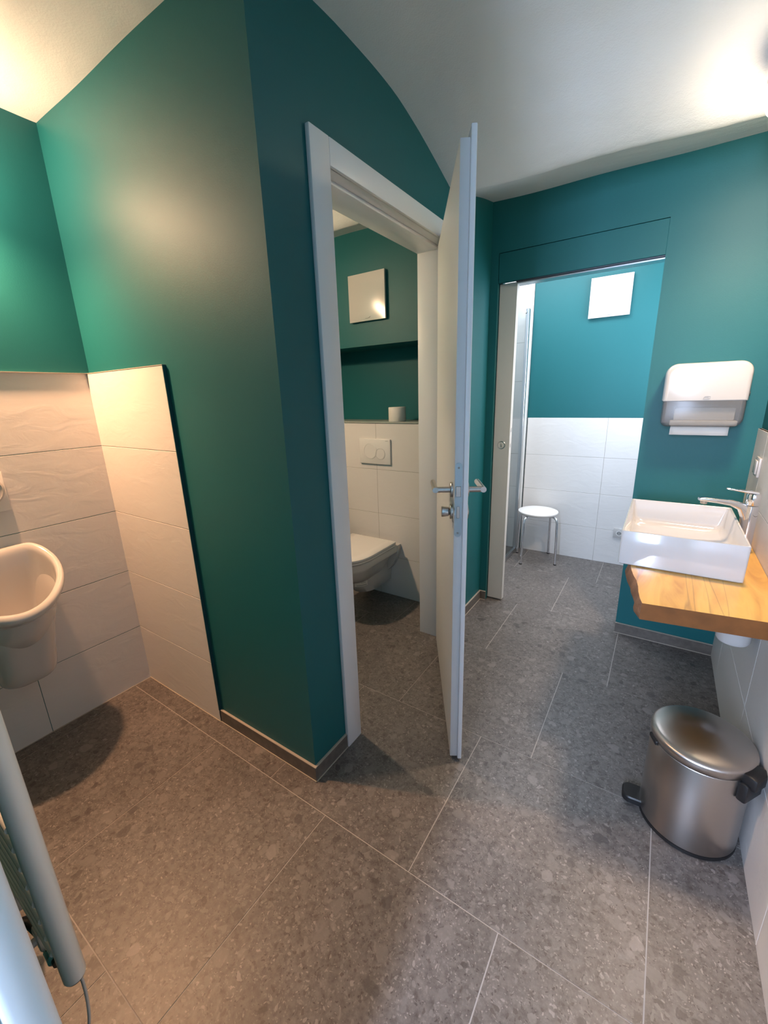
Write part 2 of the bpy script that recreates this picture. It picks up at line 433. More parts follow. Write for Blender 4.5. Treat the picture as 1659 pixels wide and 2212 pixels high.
# ------------------------------------------------------------------ vaulted ceiling of the main room
YZ = [(-.4, 2.392), (.3, 2.392), (.76, 2.391), (.87, 2.385), (1.0, 2.398), (1.2, 2.412), (1.38, 2.404), (1.55, 2.390), (1.70, 2.356), (1.84, 2.308), (1.97, 2.262), (2.03, 2.250)]
def spl(t):
    for (a, za), (c, zc) in zip(YZ[:-1], YZ[1:]):
        if t <= c:
            k = max(0, (t-a)/(c-a)); return za+(zc-za)*k
    return YZ[-1][1]
def spls(t):
    return sum(spl(t+d)*w for d, w in ((-.05, .25), (0, .5), (.05, .25)))
def ceil_z(x, y):
    xc = max(-.95, min(.4, x))
    V = 2.04+(xc+.9)*.17
    far = 2.378-(xc+.95)*.022
    val = 2.252+(xc+.9)*.03
    # the crown stays level above x, the slope stretches to the valley
    if y <= V:
        t = y if y < 1.2 else 1.2+(y-1.2)*(2.03-1.2)/(V-1.2)
        z = spls(t) if t < 1.97 else spl(t)
        z += (val-2.25)*max(0, (t-1.2)/.83)
    else:
        k = (y-V)/(YF-V)
        z = val+(far-val)*(k**.8)
    z += .0025*math.sin(9*x+2*y)+.002*math.sin(13*y+5*x)
    return z
bm = bmesh.new()
xs = [XU-.05+i*.035 for i in range(int((XR+.1-XU+.05)/.035)+2)]
ys = [-.18+i*.02 for i in range(int((YF+.05+.18)/.02)+1)]
gv = [[bm.verts.new((x, y, ceil_z(x, y))) for y in ys] for x in xs]
gt = [[bm.verts.new((x, y, 2.60)) for y in (ys[0], ys[-1])] for x in (xs[0], xs[-1])]
for i in range(len(xs)-1):
    for j in range(len(ys)-1):
        bm.faces.new((gv[i][j], gv[i+1][j], gv[i+1][j+1], gv[i][j+1]))
bm.faces.new((gt[0][0], gt[0][1], gt[1][1], gt[1][0]))
obj('ceiling', bm, M['white_plaster'], structure=True, angle=60)

# ------------------------------------------------------------------ WC door frame and leaf
tz = thing('trim_1', 'white lacquered door frame around the toilet cubicle opening', None, (XD, 1.13, 0), structure=True)
bm = bmesh.new()
cx0, cx1 = XD, XD+.016
for (a, c, z0, z1) in ((1.045, 1.130, 0, 2.108), (1.962, 2.042, 0, 2.108), (1.130, 1.962, 2.036, 2.108)):
    box(bm, cx0, cx1, a, c, z0, z1, .003, 2)
obj('casing', bm, M['lacquer'], tz)
bm = bmesh.new()
box(bm, XD-.135, XD+.006, 1.108, 1.130, 0, 2.04, .001, 1); box(bm, XD-.135, XD+.006, 1.965, 1.985, 0, 2.055, .001, 1); box(bm, XD-.135, XD+.006, 1.130, 1.965, 2.036, 2.055, .001, 1)
# stop of the rebate
box(bm, XD-.150, XD-.036, 1.130, 1.143, 0, 2.036, .003, 2); box(bm, XD-.150, XD-.036, 1.951, 1.965, 0, 2.036, .003, 2); box(bm, XD-.150, XD-.036, 1.143, 1.951, 2.022, 2.036, .003, 2)
obj('lining', bm, M['lacquer'], tz)
bm = bmesh.new()
for (a, c, z0, z1) in ((1.06, 1.127, 0, 2.10), (1.954, 2.03, 0, 2.10), (1.127, 1.954, 2.026, 2.10)):
    box(bm, XD-.151, XD-.135, a, c, z0, z1, .003, 2)
obj('rear_casing', bm, M['lacquer'], tz)

ang = math.atan2(-.864, .504)
D1 = thing('door_1', 'white toilet cubicle door standing ajar with steel lever handle and lock', None, (-.922, 1.957, 0), ang, structure=True)
bm = bmesh.new()
box(bm, 0, .850, -.016, 0, .012, 2.050, .003, 2)
box(bm, .013, .837, -.043, -.0155, .012, 2.026, .002, 2)
obj('door_leaf', bm, M['lacquer'], D1, local=True)
zh, xh = 1.072, .786
for s, nm in ((1, 'room side'), (-1, 'toilet side')):
    y0_ = 0 if s > 0 else -.043
    bm = bmesh.new()
    lathe(bm, [(.026, 0), (.026, .007), (.024, .009)], (xh, y0_, zh) if s > 0 else (xh, y0_, zh), 32, 'y')
    if s < 0:
        for v in bm.verts: v.co.y = y0_-(v.co.y-y0_)
    rose = obj('handle_rose', bm, M['steel'], D1, local=True)
    bm = bmesh.new()
    yn = y0_+s*.058
    tube(bm, [(xh, y0_+s*.006, zh), (xh, yn-s*.0005, zh)], .0098, 20)
    # mitred lever going back towards the hinge
    tube(bm, [(xh+.0098, yn, zh), (xh-.128, yn, zh)], .0098, 20)
    obj('lever_handle', bm, M['steel'], rose, local=True)
    bm = bmesh.new()
    lathe(bm, [(.026, 0), (.026, .007), (.024, .009)], (xh, y0_, zh-.076), 32, 'y')
    if s < 0:
        for v in bm.verts: v.co.y = y0_-(v.co.y-y0_)
    r2 = obj('lock_rose', bm, M['steel'], D1, local=True)
    bm = bmesh.new()
    if s < 0:
        lathe(bm, [(.011, 0), (.011, .010), (.016, .014), (.0185, .034), (.0175, .037)], (xh, 0, zh-.076), 28, 'y')
        for v in bm.verts: v.co.y = y0_-v.co.y
        obj('thumb_turn', bm, M['steel'], r2, local=True)
    else:
        lathe(bm, [(.010, 0), (.010, .012)], (xh, y0_, zh-.076), 24, 'y')
        obj('emergency_release', bm, M['steel'], r2, local=True)
# lock face plate on the narrow edge (edge of the main body at local x=.837)
bm = bmesh.new()
pts = rrect(-.041, -.019, zh-.150, zh+.098, .0105, 5)
loft(bm, [[(.8372, a, c) for a, c in pts], [(.8392, a, c) for a, c in pts]])
lp = obj('lock_plate', bm, M['lock'], D1, local=True)
bm = bmesh.new(); box(bm, .8392, .8425, -.0385, -.0225, zh-.012, zh+.022, .001, 1); obj('latch_bolt', bm, M['steel'], lp, local=True)
bm = bmesh.new(); box(bm, .8392, .8405, -.035, -.025, zh-.085, zh-.045, .001, 1); obj('dead_bolt', bm, M['steel'], lp, local=True)
for dz in (.082, -.136):
    bm = bmesh.new(); lathe(bm, [(.0035, .8392), (.0035, .8398)], (0, -.030, zh+dz), 16, 'x'); obj('screw', bm, M['grey'], lp, local=True)
for dz in (.2, 1.8):
    bm = bmesh.new(); lathe(bm, [(.0075, dz), (.0075, dz+.09)], (-.005, .008, 0), 20, 'z'); obj('hinge', bm, M['steel'], D1, local=True)

# ------------------------------------------------------------------ sliding door, track and cover panel
S = thing('door_2', 'cream white sliding door mostly pushed back into its wall pocket', None, (-.83, 2.59, 0), structure=True)
obj('door_leaf', B(-.879, -.779, 2.572, 2.612, .010, 1.972, .0015, 1), M['sliding'], S)
bm = bmesh.new(); lathe(bm, [(.0, 2.5745), (.017, 2.5745), (.019, 2.5715), (.0235, 2.5705), (.025, 2.572)], (-.829, 0, 1.062), 40, 'y', False, False)
pl = obj('recessed_pull', bm, M['steel'], S)
bm = bmesh.new(); box(bm, -.832, -.826, 2.5695, 2.5725, 1.05, 1.074, .002, 1); obj('thumb_catch', bm, M['steel'], pl)
for zz in (1.155, 1.060):
    bm = bmesh.new(); box(bm, -.7795, -.7775, 2.586, 2.598, zz-.012, zz+.012, .0008, 1); obj('edge_catch', bm, M['steel'], S)
bm = bmesh.new(); box(bm, -.779, -.0905, 2.556, 2.622, 1.958, 1.964, 0, 1, 1)
box(bm, -.779, -.0905, 2.546, 2.575, 1.966, 1.985); box(bm, -.779, -.0905, 2.60, 2.622, 1.966, 1.985)
obj('trim_2', bm, [M['trackgrey'], M['alu']], structure=True, smooth=False, label='dark sliding door track below the teal cover panel')
P = thing('trim_3', 'teal painted access panel above the sliding door opening', None, (-.48, YF, 2.04), structure=True)
obj('panel', B(-.8775, -.090, 2.5395, 2.558, 1.972, 2.1205, .0015, 1), M['teal'], P)
for (px, pz) in ((-.52, 2.092), (-.155, 2.088)):
    bm = bmesh.new(); lathe(bm, [(.006, 2.5385), (.006, 2.5395)], (px, 0, pz), 20, 'y'); obj('screw_cap', bm, M['teal'], P)
obj('trim_4', B(-.8795, -.088, 2.559, 2.562, 1.972, 2.1225), M['dark'], structure=True, smooth=False, label='dark sheet painting the shade in the gaps around the access panel')  # dark backing sheet, shade of the panel gaps put into its colour

# entrance frame at the near left
F4 = thing('trim_5', 'white entrance door casing at the near left edge', None, (-.36, 0, 0), structure=True)
bm = bmesh.new(); box(bm, -.44, -.335, -.004, .0245, 0, 2.12, .008, 4)
obj('casing', bm, M['lacquer'], F4)
bm = bmesh.new(); box(bm, -.36, -.337, -.145, -.004, 0, 2.06, .002, 1); obj('lining', bm, M['lacquer'], F4)

# ------------------------------------------------------------------ urinal
U = thing('urinal', 'white ceramic wall urinal on the tiled wall at the left', 'urinal', (XU+.001, .385, .31))
xw = XU+.0015
UC = .385
halfw = [(0, .118), (.015, .138), (.06, .158), (.16, .176), (.30, .186), (.45, .183), (.6, .168), (.74, .142), (.86, .106), (.94, .070), (.985, .034), (1, 0)]
def rimcurve(inset=0, dz=0, D=.308):
    pr = []
    for t, w in halfw:
        pr.append((t*D, w))
    left = [(d, -w) for d, w in reversed(pr[:-1])]
    pts = pr[:]          # right side: wall -> tip
    pts = [(pr[0][0], 0.0)] + pts + left
    out = []
    cd, cw = D*.42, 0
    for d, w in pts:
        vx, vy = d-cd, w
        L = math.hypot(vx, vy); k = (L-inset)/L
        dd, ww = cd+vx*k, vy*k
        z = .868-(.868-.680)*(dd/D)**.9 if dd > 0 else .868
        out.append((xw+max(dd, 0), UC+ww, z+dz))
    return out
def lerpring(a, c, f, g_=None):
    g_ = f if g_ is None else g_
    return [((p[0]*(1-f)+q[0]*f), (p[1]*(1-f)+q[1]*f), (p[2]*(1-g_)+q[2]*g_)) for p, q in zip(a, c)]
R0 = rimcurve()
def flatring(dmax, hw, z, dmin=.0):
    out = []
    n = len(R0)
    cdp = .308*.42
    for p in R0:
        d, w = p[0]-xw, p[1]-UC
        a = math.atan2(w/.186, (d-cdp)/(.195 if d > cdp else .14))
        dd = (dmax+dmin)/2+(dmax-dmin)/2*math.cos(a)
        ww = hw*math.sin(a)
        if abs(math.sin(a)) > 1e-6:
            pass
        k = 1+.12*abs(math.sin(2*a))
        out.append((xw+max(dmin, min(dmax, (dmax+dmin)/2+(dd-(dmax+dmin)/2)*k)), UC+ww*k, z))
    return out
bot = flatring(.155, .080, .345); b1_ = flatring(.175, .092, .372); b2_ = flatring(.205, .100, .50); b3_ = flatring(.228, .113, .585)
bm = bmesh.new()
outer = [flatring(.13, .06, .339), bot, b1_, lerpring(b1_, b2_, .5), b2_, b3_]
lowrim = [(p[0]-.004 if p[0] > xw+.01 else p[0], p[1], p[2]-.035) for p in rimcurve(.006)]
outer += [lerpring(b3_, lowrim, .25, .50), lerpring(b3_, lowrim, .62, .84), lowrim]
outer += [rimcurve(-.001, -.014), rimcurve(.004, -.003), rimcurve(.012, .0), rimcurve(.022, -.003), rimcurve(.028, -.012)]
i0 = rimcurve(.030, -.03)
floor_in = [(xw+.03+(p[0]-xw)*.45, UC+(p[1]-UC)*.40, .50) for p in R0]
outer += [i0, lerpring(i0, floor_in, .12, .35), lerpring(i0, floor_in, .35, .7), lerpring(i0, floor_in, .7, .93), floor_in,
          [(xw+.06+(p[0]-xw)*.12, UC+(p[1]-UC)*.1, .488) for p in R0]]
loft(bm, outer)
ub = obj('urinal_bowl', bm, M['ceramic'], U, angle=70)
md = ub.modifiers.new('s', 'SUBSURF'); md.levels = 2; md.render_levels = 2
bm = bmesh.new(); lathe(bm, [(.022, .496), (.022, .5), (.018, .503)], (xw+.115, UC, 0), 24, 'z'); obj('drain_strainer', bm, M['chrome'], U)

# flush plate above the urinal
fp = thing('urinal_flush_plate', 'white urinal flush plate on tiles above the urinal, cut by left edge', 'flush plate', (XU+.001, .42, 1.08))
obj('plate', B(XU+.001, XU+.012, .345, .492, 1.000, 1.150, .003, 2), M['plastic_matt'], fp)
bm = bmesh.new(); lathe(bm, [(.056, XU+.012), (.056, XU+.020), (.050, XU+.023), (.044, XU+.020), (.040, XU+.020), (.036, XU+.024)], (0, .430, 1.085), 40, 'x'); obj('push_button', bm, M['plastic'], fp)

# ------------------------------------------------------------------ wall lamps (globes)
def lamp(name, label, c, r, col, strength, wall):
    t = thing(name, label, 'lamp', c)
    bm = bmesh.new()
    prof = [(r*math.sin(PI*k/16), c[2]-r*math.cos(PI*k/16)) for k in range(1, 16)]
    lathe(bm, prof, (c[0], c[1], 0), 32, 'z'); obj('lamp_globe', bm, emit(name+'_glow', col, strength), t)
    bm = bmesh.new()
    if wall:
        s = 1 if wall > c[0] else -1
        lathe(bm, [(.04, wall), (.04, wall-s*.015), (.012, wall-s*.018), (.012, c[0]+s*r*.96)], (0, c[1], c[2]), 28, 'x')
        obj('wall_mount', bm, M['chrome'], t)
    return t
lamp('wall_lamp', 'glowing globe lamp on the teal wall above the urinal', (-1.97, .43, 2.15), .035, (1, .62, .37), 300, XU)
cl = thing('ceiling_lamp', 'glowing white dome lamp on the ceiling above the washbasin, cut by right edge', 'lamp', (.245, 1.95, 2.23))
bm = bmesh.new(); lathe(bm, [(.06, 2.40), (.06, 2.292), (.112, 2.290), (.113, 2.244)], (.245, 1.95, 0), 48, 'z'); obj('lamp_base', bm, M['plastic'], cl)
bm = bmesh.new(); lathe(bm, [(.108, 2.245), (.110, 2.243), (.110, 2.20), (.104, 2.186), (.09, 2.178), (.001, 2.172)], (.245, 1.95, 0), 48, 'z'); obj('lamp_dome', bm, emit('ceiling_lamp_glow', (1, .80, .58), 25), cl)
lamp('wall_lamp', 'glowing globe lamp high on the toilet cubicle side wall', (-1.96, 1.36, 2.02), .035, (1, .68, .42), 250, XU)

# ------------------------------------------------------------------ towel radiator
T = thing('towel_radiator', 'white tubular towel radiator beside the entrance casing', 'radiator', (-1.04, .105, .2))
for x_, zb in ((-.90, .215), (-1.24, .235)):
    bm = bmesh.new()
    lathe(bm, [(.012, zb), (.0195, zb+.0005), (.0205, zb+.004), (.0205, 1.58), (.016, 1.588)], (x_, .105, 0), 32, 'z')
    c_ = obj('collector', bm, M['radiator'], T)
    bm = bmesh.new(); lathe(bm, [(.0175, zb-.004), (.0175, zb)], (x_, .105, 0), 28, 'z'); obj('end_cap', bm, M['black'], c_)
k = 0
for i in range(26):
    if i in (8, 9, 17, 18): continue
    z = .30+i*.048
    bm = bmesh.new(); tube(bm, [(-1.23, .092, z), (-.91, .092, z)], .0105, 14); obj('crossbar', bm, M['radiator'], T)
for x_ in (-1.00, -1.14):
    bm = bmesh.new(); tube(bm, [(x_, .002, .262), (x_, .083, .262)], .009, 14); box(bm, x_-.018, x_+.018, .078, .104, .235, .29, .006, 2); obj('wall_bracket', bm, M['plastic'], T)
bm = bmesh.new(); tube(bm, arc_path([(-.94, .095, .232), (-1.02, .095, .232), (-1.10, .085, .232), (-1.10, .002, .232)], .03), .012, 16); obj('valve_pipe', bm, M['black'], T)
bm = bmesh.new(); lathe(bm, [(.017, -.985), (.02, -.98), (.02, -.955), (.014, -.95)], (0, .098, .232), 20, 'x'); obj('valve_knob', bm, M['chrome'], T)
bm = bmesh.new(); lathe(bm, [(.015, .17), (.019, .175), (.019, .212)], (-1.24, .105, 0), 20, 'z'); obj('valve_knob', bm, M['plastic'], T)
bm = bmesh.new(); tube(bm, arc_path([(-.897, .112, .214), (-.895, .112, .16), (-.88, .103, .10), (-.885, .085, .03), (-.90, .05, .012), (-.93, .012, .012)], .05), .0032, 10); obj('power_cable', bm, M['plastic'], T)

# ------------------------------------------------------------------ toilet
TX = -1.577
T = thing('toilet', 'white wall hung toilet with closed lid inside the cubicle', 'toilet', (TX, YW, .1))
def dring(yb, yf, hw, z, n=40, pw=2.6, ybr=None):
    """plan outline: straight back at yb, rounded front at yf"""
    ym = yf+(yb-yf)*.48
    pts = []
    for k in range(n+1):
        a = PI*k/n
        c_, s_ = math.cos(a), math.sin(a)
        x = hw*math.copysign(abs(c_)**(2/pw), c_); y = ym-(ym-yf)*abs(s_)**(2/pw)
        pts.append((TX+x, y, z))
    pts.append((TX-hw, yb, z)); pts.append((TX+hw, yb, z))
    return pts
bm = bmesh.new()
loft(bm, [dring(2.08, 1.92, .090, .225), dring(2.10, 1.84, .122, .255), dring(2.12, 1.79, .150, .300), dring(2.14, 1.768, .168, .345), dring(2.16, 1.762, .176, .358), dring(2.225, 1.758, .180, .364), dring(2.225, 1.752, .182, .40), dring(2.225, 1.758, .178, .405)])
# rear flange block against the tiles
def rr_xz(hw, z0, z1, r): return rrect(TX-hw, TX+hw, z0, z1, r, 5)
def flange(hw_top, hw_bot, z0, z1):
    p = []
    for k in range(13):
        t = k/12; z = z1-(z1-z0)*t
        p.append((hw_top*(1-t**2.2)+hw_bot*t**2.2, z))
    return [(TX+w, z) for w, z in p]+[(TX-w, z) for w, z in reversed(p)]
fl = flange(.182, .105, .215, .405)
loft(bm, [[(x, 2.222, z) for x, z in [(TX+(a-TX)*.9, c) for a, c in fl]], [(x, 2.232, z) for x, z in fl], [(x, YW-.001, z) for x, z in fl]])
# trapway
loft(bm, [dring(2.255, 2.08, .070, .108, 24, 2.2), dring(YW-.001, 1.99, .092, .125, 24, 2.2), dring(YW-.001, 1.945, .100, .19, 24, 2.2), dring(YW-.001, 1.92, .102, .30, 24, 2.2)])
obj('toilet_bowl', bm, M['ceramic'], T, angle=50)
bm = bmesh.new(); loft(bm, [dring(2.205, 1.748, .181, .4095), dring(2.205, 1.744, .184, .411), dring(2.205, 1.744, .184, .4195), dring(2.205, 1.748, .181, .4210)])
obj('toilet_seat', bm, M['ceramic2'], T, angle=50)
bm = bmesh.new(); loft(bm, [dring(2.205, 1.760, .174, .4255), dring(2.205, 1.744, .184, .4265), dring(2.205, 1.744, .184, .438), dring(2.203, 1.752, .177, .4435), dring(2.195, 1.80, .12, .4450)])
obj('toilet_lid', bm, M['ceramic2'], T, angle=50)
bm = bmesh.new(); loft(bm, [dring(2.20, 1.757, .172, .404), dring(2.20, 1.757, .172, .428)]); obj('lid_gap_shade', bm, M['dark'], T)  # dark filler painting the shade between bowl, seat and lid
for s in (-1, 1):
    bm = bmesh.new(); lathe(bm, [(.011, -.02), (.012, -.018), (.012, .018), (.011, .02)], (TX+s*.145, 2.215, .425), 20, 'x'); obj('lid_hinge', bm, M['ceramic2'], T)
# product sticker on the trapway front
bm = bmesh.new()
def on_trap(a, z):
    hw, yf, yb = .103, 1.925, YW
    ym = yf+(yb-yf)*.48
    c_, s_ = math.cos(a), math.sin(a); pw = 2.2
    return (TX+hw*abs(c_)**(2/pw)*(1 if c_ > 0 else -1), ym-(ym-yf)*abs(s_)**(2/pw)-.001, z)
loft(bm, [[on_trap(.55+.09*k, zz) for k in range(9)] for zz in (.19, .235)], False, False, False)
st = obj('sticker', bm, M['paper'], T, smooth=False)
bm = bmesh.new()
for z0, z1, a0, a1 in ((.195, .200, .6, 1.15), (.213, .216, .65, .9), (.224, .228, .6, 1.0)):
    loft(bm, [[tuple(Vector(on_trap(a0+(a1-a0)*k/6, zz))+Vector((.0005, -.0008, 0))) for k in range(7)] for zz in (z0, z1)], False, False, False)
obj('sticker_print', bm, M['grey'], st, smooth=False)

fp = thing('toilet_flush_plate', 'white dual flush plate with two round buttons above the toilet', 'flush plate', (TX, YW, 1.025))
obj('plate', B(-1.702, -1.456, YW-.013, YW-.0005, .943, 1.108, .003, 2), M['plastic_matt'], fp)
for (cx, cz, r_) in ((-1.612, 1.028, .050), (-1.533, 1.012, .036)):
    bm = bmesh.new(); lathe(bm, [(r_+.0022, YW-.0132), (r_+.0015, YW-.0155), (r_, YW-.0155), (r_-.0006, YW-.0135), (r_-.002, YW-.0135), (r_-.003, YW-.0145), (.001, YW-.0145)], (cx, 0, cz), 48, 'y'); obj('flush_button', bm, M['plastic_matt'], fp)
obj('print_mark', B(-1.492, -1.471, YW-.0136, YW-.013, 1.096, 1.0985), M['grey'], fp)

def vent(label, x0, x1, z0, z1, y):
    t = thing('ventilation_cover', label, 'vent cover', ((x0+x1)/2, y, (z0+z1)/2), group=None)
    obj('gap_shade', B(x0+.012, x1-.012, y-.012, y-.0005, z0+.012, z1-.012), M['dark'], t)  # dark block painting the gap shadow behind the cover
    bm = bmesh.new()
    n = 14
    gr = [[bm.verts.new((x0+(x1-x0)*i/n, y-.024-.006*(1-(2*i/n-1)**2)*(1-(2*j/n-1)**2), z0+(z1-z0)*j/n)) for j in range(n+1)] for i in range(n+1)]
    for i in range(n):
        for j in range(n): bm.faces.new((gr[i][j], gr[i+1][j], gr[i+1][j+1], gr[i][j+1]))
    bb = [bm.verts.new(p) for p in ((x0, y-.011, z0), (x1, y-.011, z0), (x1, y-.011, z1), (x0, y-.011, z1))]
    bm.faces.new(bb)
    for k, (edge) in enumerate(([gr[i][0] for i in range(n+1)], [gr[n][j] for j in range(n+1)], [gr[n-i][n] for i in range(n+1)], [gr[0][n-j] for j in range(n+1)])):
        bm.faces.new(edge+[bb[(k+1) % 4], bb[k]])
    obj('cover', bm, M['plastic'], t, angle=30)
    bm = bmesh.new()
    cx = (x0+x1)/2-.012
    tube(bm, [(cx, y-.0262, z0+.014), (cx+.02, y-.0268, z0+.0135), (cx+.029, y-.0268, z0+.016), (cx+.037, y-.0266, z0+.0215)], .0011, 6); obj('print_mark', bm, M['grey'], t)
vent('white square vent cover on the dark teal wall inside the toilet cubicle', -1.724, -1.458, 1.825, 2.088, YW)
vent('white square vent cover on the bright teal wall of the shower room', -.564, -.297, 1.882, 2.150, YS)

# toilet roll
R_ = thing('toilet_roll', 'spare toilet roll standing on the ledge above the toilet', 'toilet roll', (-1.437, 2.345, 1.2185))
bm = bmesh.new(); lathe(bm, [(.021, 1.219), (.054, 1.219), (.056, 1.222), (.056, 1.305), (.054, 1.308), (.021, 1.308), (.021, 1.219)], (-1.447, 2.345, 0), 40, 'z', False, False); obj('paper', bm, M['paper'], R_)
bm = bmesh.new(); lathe(bm, [(.0205, 1.220), (.0205, 1.307), (.0195, 1.307), (.0195, 1.220)], (-1.447, 2.345, 0), 30, 'z', False, False); obj('cardboard_core', bm, mat('cardboard', (.30, .24, .18), .9, linear=True), R_)

# ------------------------------------------------------------------ paper towel dispenser
DX0, DX1, DZ0, DZS, DZ1 = -.021, .298, 1.197, 1.317, 1.484
T = thing('towel_dispenser', 'white paper towel dispenser with grey see-through front above the washbasin', 'towel dispenser', ((DX0+DX1)/2, YF, DZ0))
def shell(outline, yb, ctr, levels, inner=True):
    rings = []
    for y, s in levels:
        rings.append([(ctr[0]+(x-ctr[0])*s, y, ctr[1]+(z-ctr[1])*s) for x, z in outline])
    bm = bmesh.new(); loft(bm, rings, True, False, True); return bm
xc = (DX0+DX1)/2
lv = [(YF-.001, 1.0), (2.47, .998), (2.435, .985), (2.424, .965), (2.419, .935), (2.4175, .88)]
obj('upper_cover', shell(rrect(DX0, DX1, DZS+.001, DZ1, [.0015, .048, .048, .0015], 8), YF, (xc, DZS+.001), lv), M['plastic'], T, angle=50)
obj('lower_cover', shell(rrect(DX0+.004, DX1-.004, DZ0, DZS-.001, [.040, .0015, .0015, .030], 8), YF, (xc, DZS-.001), [(y, s) for y, s in lv]), M['smoke'], T, angle=50)
obj('back_plate', B(DX0+.01, DX1-.01, YF-.012, YF-.001, DZ0+.012, DZ1-.02, .002, 1), mat('dispenser_grey_inner', (.34, .35, .36), .6, linear=True), T)
obj('seam', B(DX0+.006, DX1-.006, 2.4195, YF-.002, DZS-.001, DZS+.001), M['grey'], T)
bm = bmesh.new(); lathe(bm, [(.010, DX1-.001), (.010, DX1+.0012)], (0, 2.456, 1.342), 20, 'x'); obj('lock', bm, M['black'], T)
bm = bmesh.new()
cz, cx = 1.329, .148
pth = [(cx-.013, 2.4163, cz-.006), (cx-.009, 2.4163, cz+.004), (cx-.004, 2.4163, cz+.0065), (cx+.013, 2.4163, cz+.006), (cx+.012, 2.4163, cz-.003), (cx+.008, 2.4163, cz-.0055), (cx-.013, 2.4163, cz-.006)]
tube(bm, pth, .0007, 6); tube(bm, [(cx-.008, 2.4163, cz-.0025), (cx-.004, 2.4163, cz+.001), (cx+.004, 2.4163, cz+.001), (cx+.008, 2.4163, cz-.0025)], .0007, 6)
obj('emblem', bm, M['grey'], T)
TW = thing('paper_towels', 'stack of folded white paper towels inside the dispenser with one hanging out', 'paper towels', (xc, 2.46, DZ0-.03))
bm = bmesh.new(); box(bm, .035, .262, 2.448, 2.52, DZ0+.030, DZ0+.088, .006, 2); box(bm, .022, .275, 2.438, 2.525, DZ0+.006, DZ0+.030, .006, 2)
obj('towel_stack', bm, M['paper'], TW)
bm = bmesh.new()
q = []
for i in range(13):
    x = .030+i*(.252-.030)/12
    q.append([(x, 2.462+.002*math.sin(i*1.3), DZ0+.01), (x-.0015, 2.459+.002*math.sin(i*1.3), DZ0-.012), (x-.002, 2.452+.003*math.sin(i*1.1+1), DZ0-.038)])
f_ = [[(a[0], a[1], a[2]) for a in col] for col in q]
vv = [[bm.verts.new(p) for p in c] for c in f_]
for i in range(12):
    for j in range(2): bm.faces.new((vv[i][j], vv[i+1][j], vv[i+1][j+1], vv[i][j+1]))
ho = obj('hanging_towel', bm, M['paper'], TW); md = ho.modifiers.new('t', 'SOLIDIFY'); md.thickness = .001

# ------------------------------------------------------------------ washstand: slab, basin, tap, trap
edge = [(.014, 1.386), (.005, 1.42), (-.001, 1.47), (-.004, 1.51), (-.012, 1.56), (-.022, 1.60), (-.032, 1.65), (-.040, 1.72), (-.038, 1.82), (-.030, 1.95), (-.036, 2.1), (-.030, 2.25), (-.020, 2.4), (-.010, YF-.013)]
bm = bmesh.new()
zt, zb_ = .745, .690
top = edge+[(XR-.013, YF-.013), (XR-.013, 1.438), (.19, 1.412)]
def ringz(z, grow):
    out = []
    for i, (x, y) in enumerate(top):
        g_ = grow if 0 < i < len(edge) else (grow*.2 if i == 0 else 0)
        out.append((x-g_*(1+.5*math.sin(i*2.1)), y+(0 if i > 0 and i < len(edge)-1 else 0), z))
    return out
rg = [ringz(zb_, .003), ringz(zb_+.006, .007), ringz(zb_+.02, .009), ringz(zb_+.038, .005), ringz(zt-.004, .001), ringz(zt, -.001)]
loft(bm, rg)
ne = len(edge); nt_ = len(top)
bm.faces.ensure_lookup_table()
for lvl in range(len(rg)-1):
    for i in range(nt_):
        f = bm.faces[lvl*nt_+i]
        if i < ne-1: f.material_index = 1
        elif i in (nt_-1, nt_-2): f.material_index = 2
obj('wooden_counter', bm, [M['wood'], M['bark'], M['endgrain']], label='thick honey coloured live-edge wooden counter under the washbasin', cat='counter', origin=(.17, 1.96, .69), angle=35)

bx0, bx1, by0, by1, bz0, bz1 = -.080, .288, 1.690, 2.235, .746, .877
W_ = thing('washbasin', 'white rectangular washbasin standing on the wooden counter', 'washbasin', ((bx0+bx1)/2, (by0+by1)/2, bz0))
bm = bmesh.new()
def rz(i, z, r): return [(x, y, z) for x, y in rrect(bx0+i, bx1-i, by0+i, by1-i, r, 6)]
loft(bm, [rz(.006, bz0, .006), rz(.001, bz0+.004, .008), rz(0, bz1-.003, .008), rz(.0015, bz1, .007), rz(.0065, bz1, .006), rz(.009, bz1-.003, .008),
          rz(.016, bz0+.055, .02), rz(.022, bz0+.040, .03), rz(.036, bz0+.030, .035), rz(.07, bz0+.026, .04), rz(.13, bz0+.0235, .03), rz(.166, bz0+.022, .008)], True, True, True)
obj('basin', bm, M['ceramic'], W_, angle=35)
bm = bmesh.new(); lathe(bm, [(.034, bz0+.0235), (.034, bz0+.030), (.030, bz0+.034), (.001, bz0+.0355)], (.10, 1.99, 0), 36, 'z'); obj('drain_cover', bm, M['chrome'], W_)

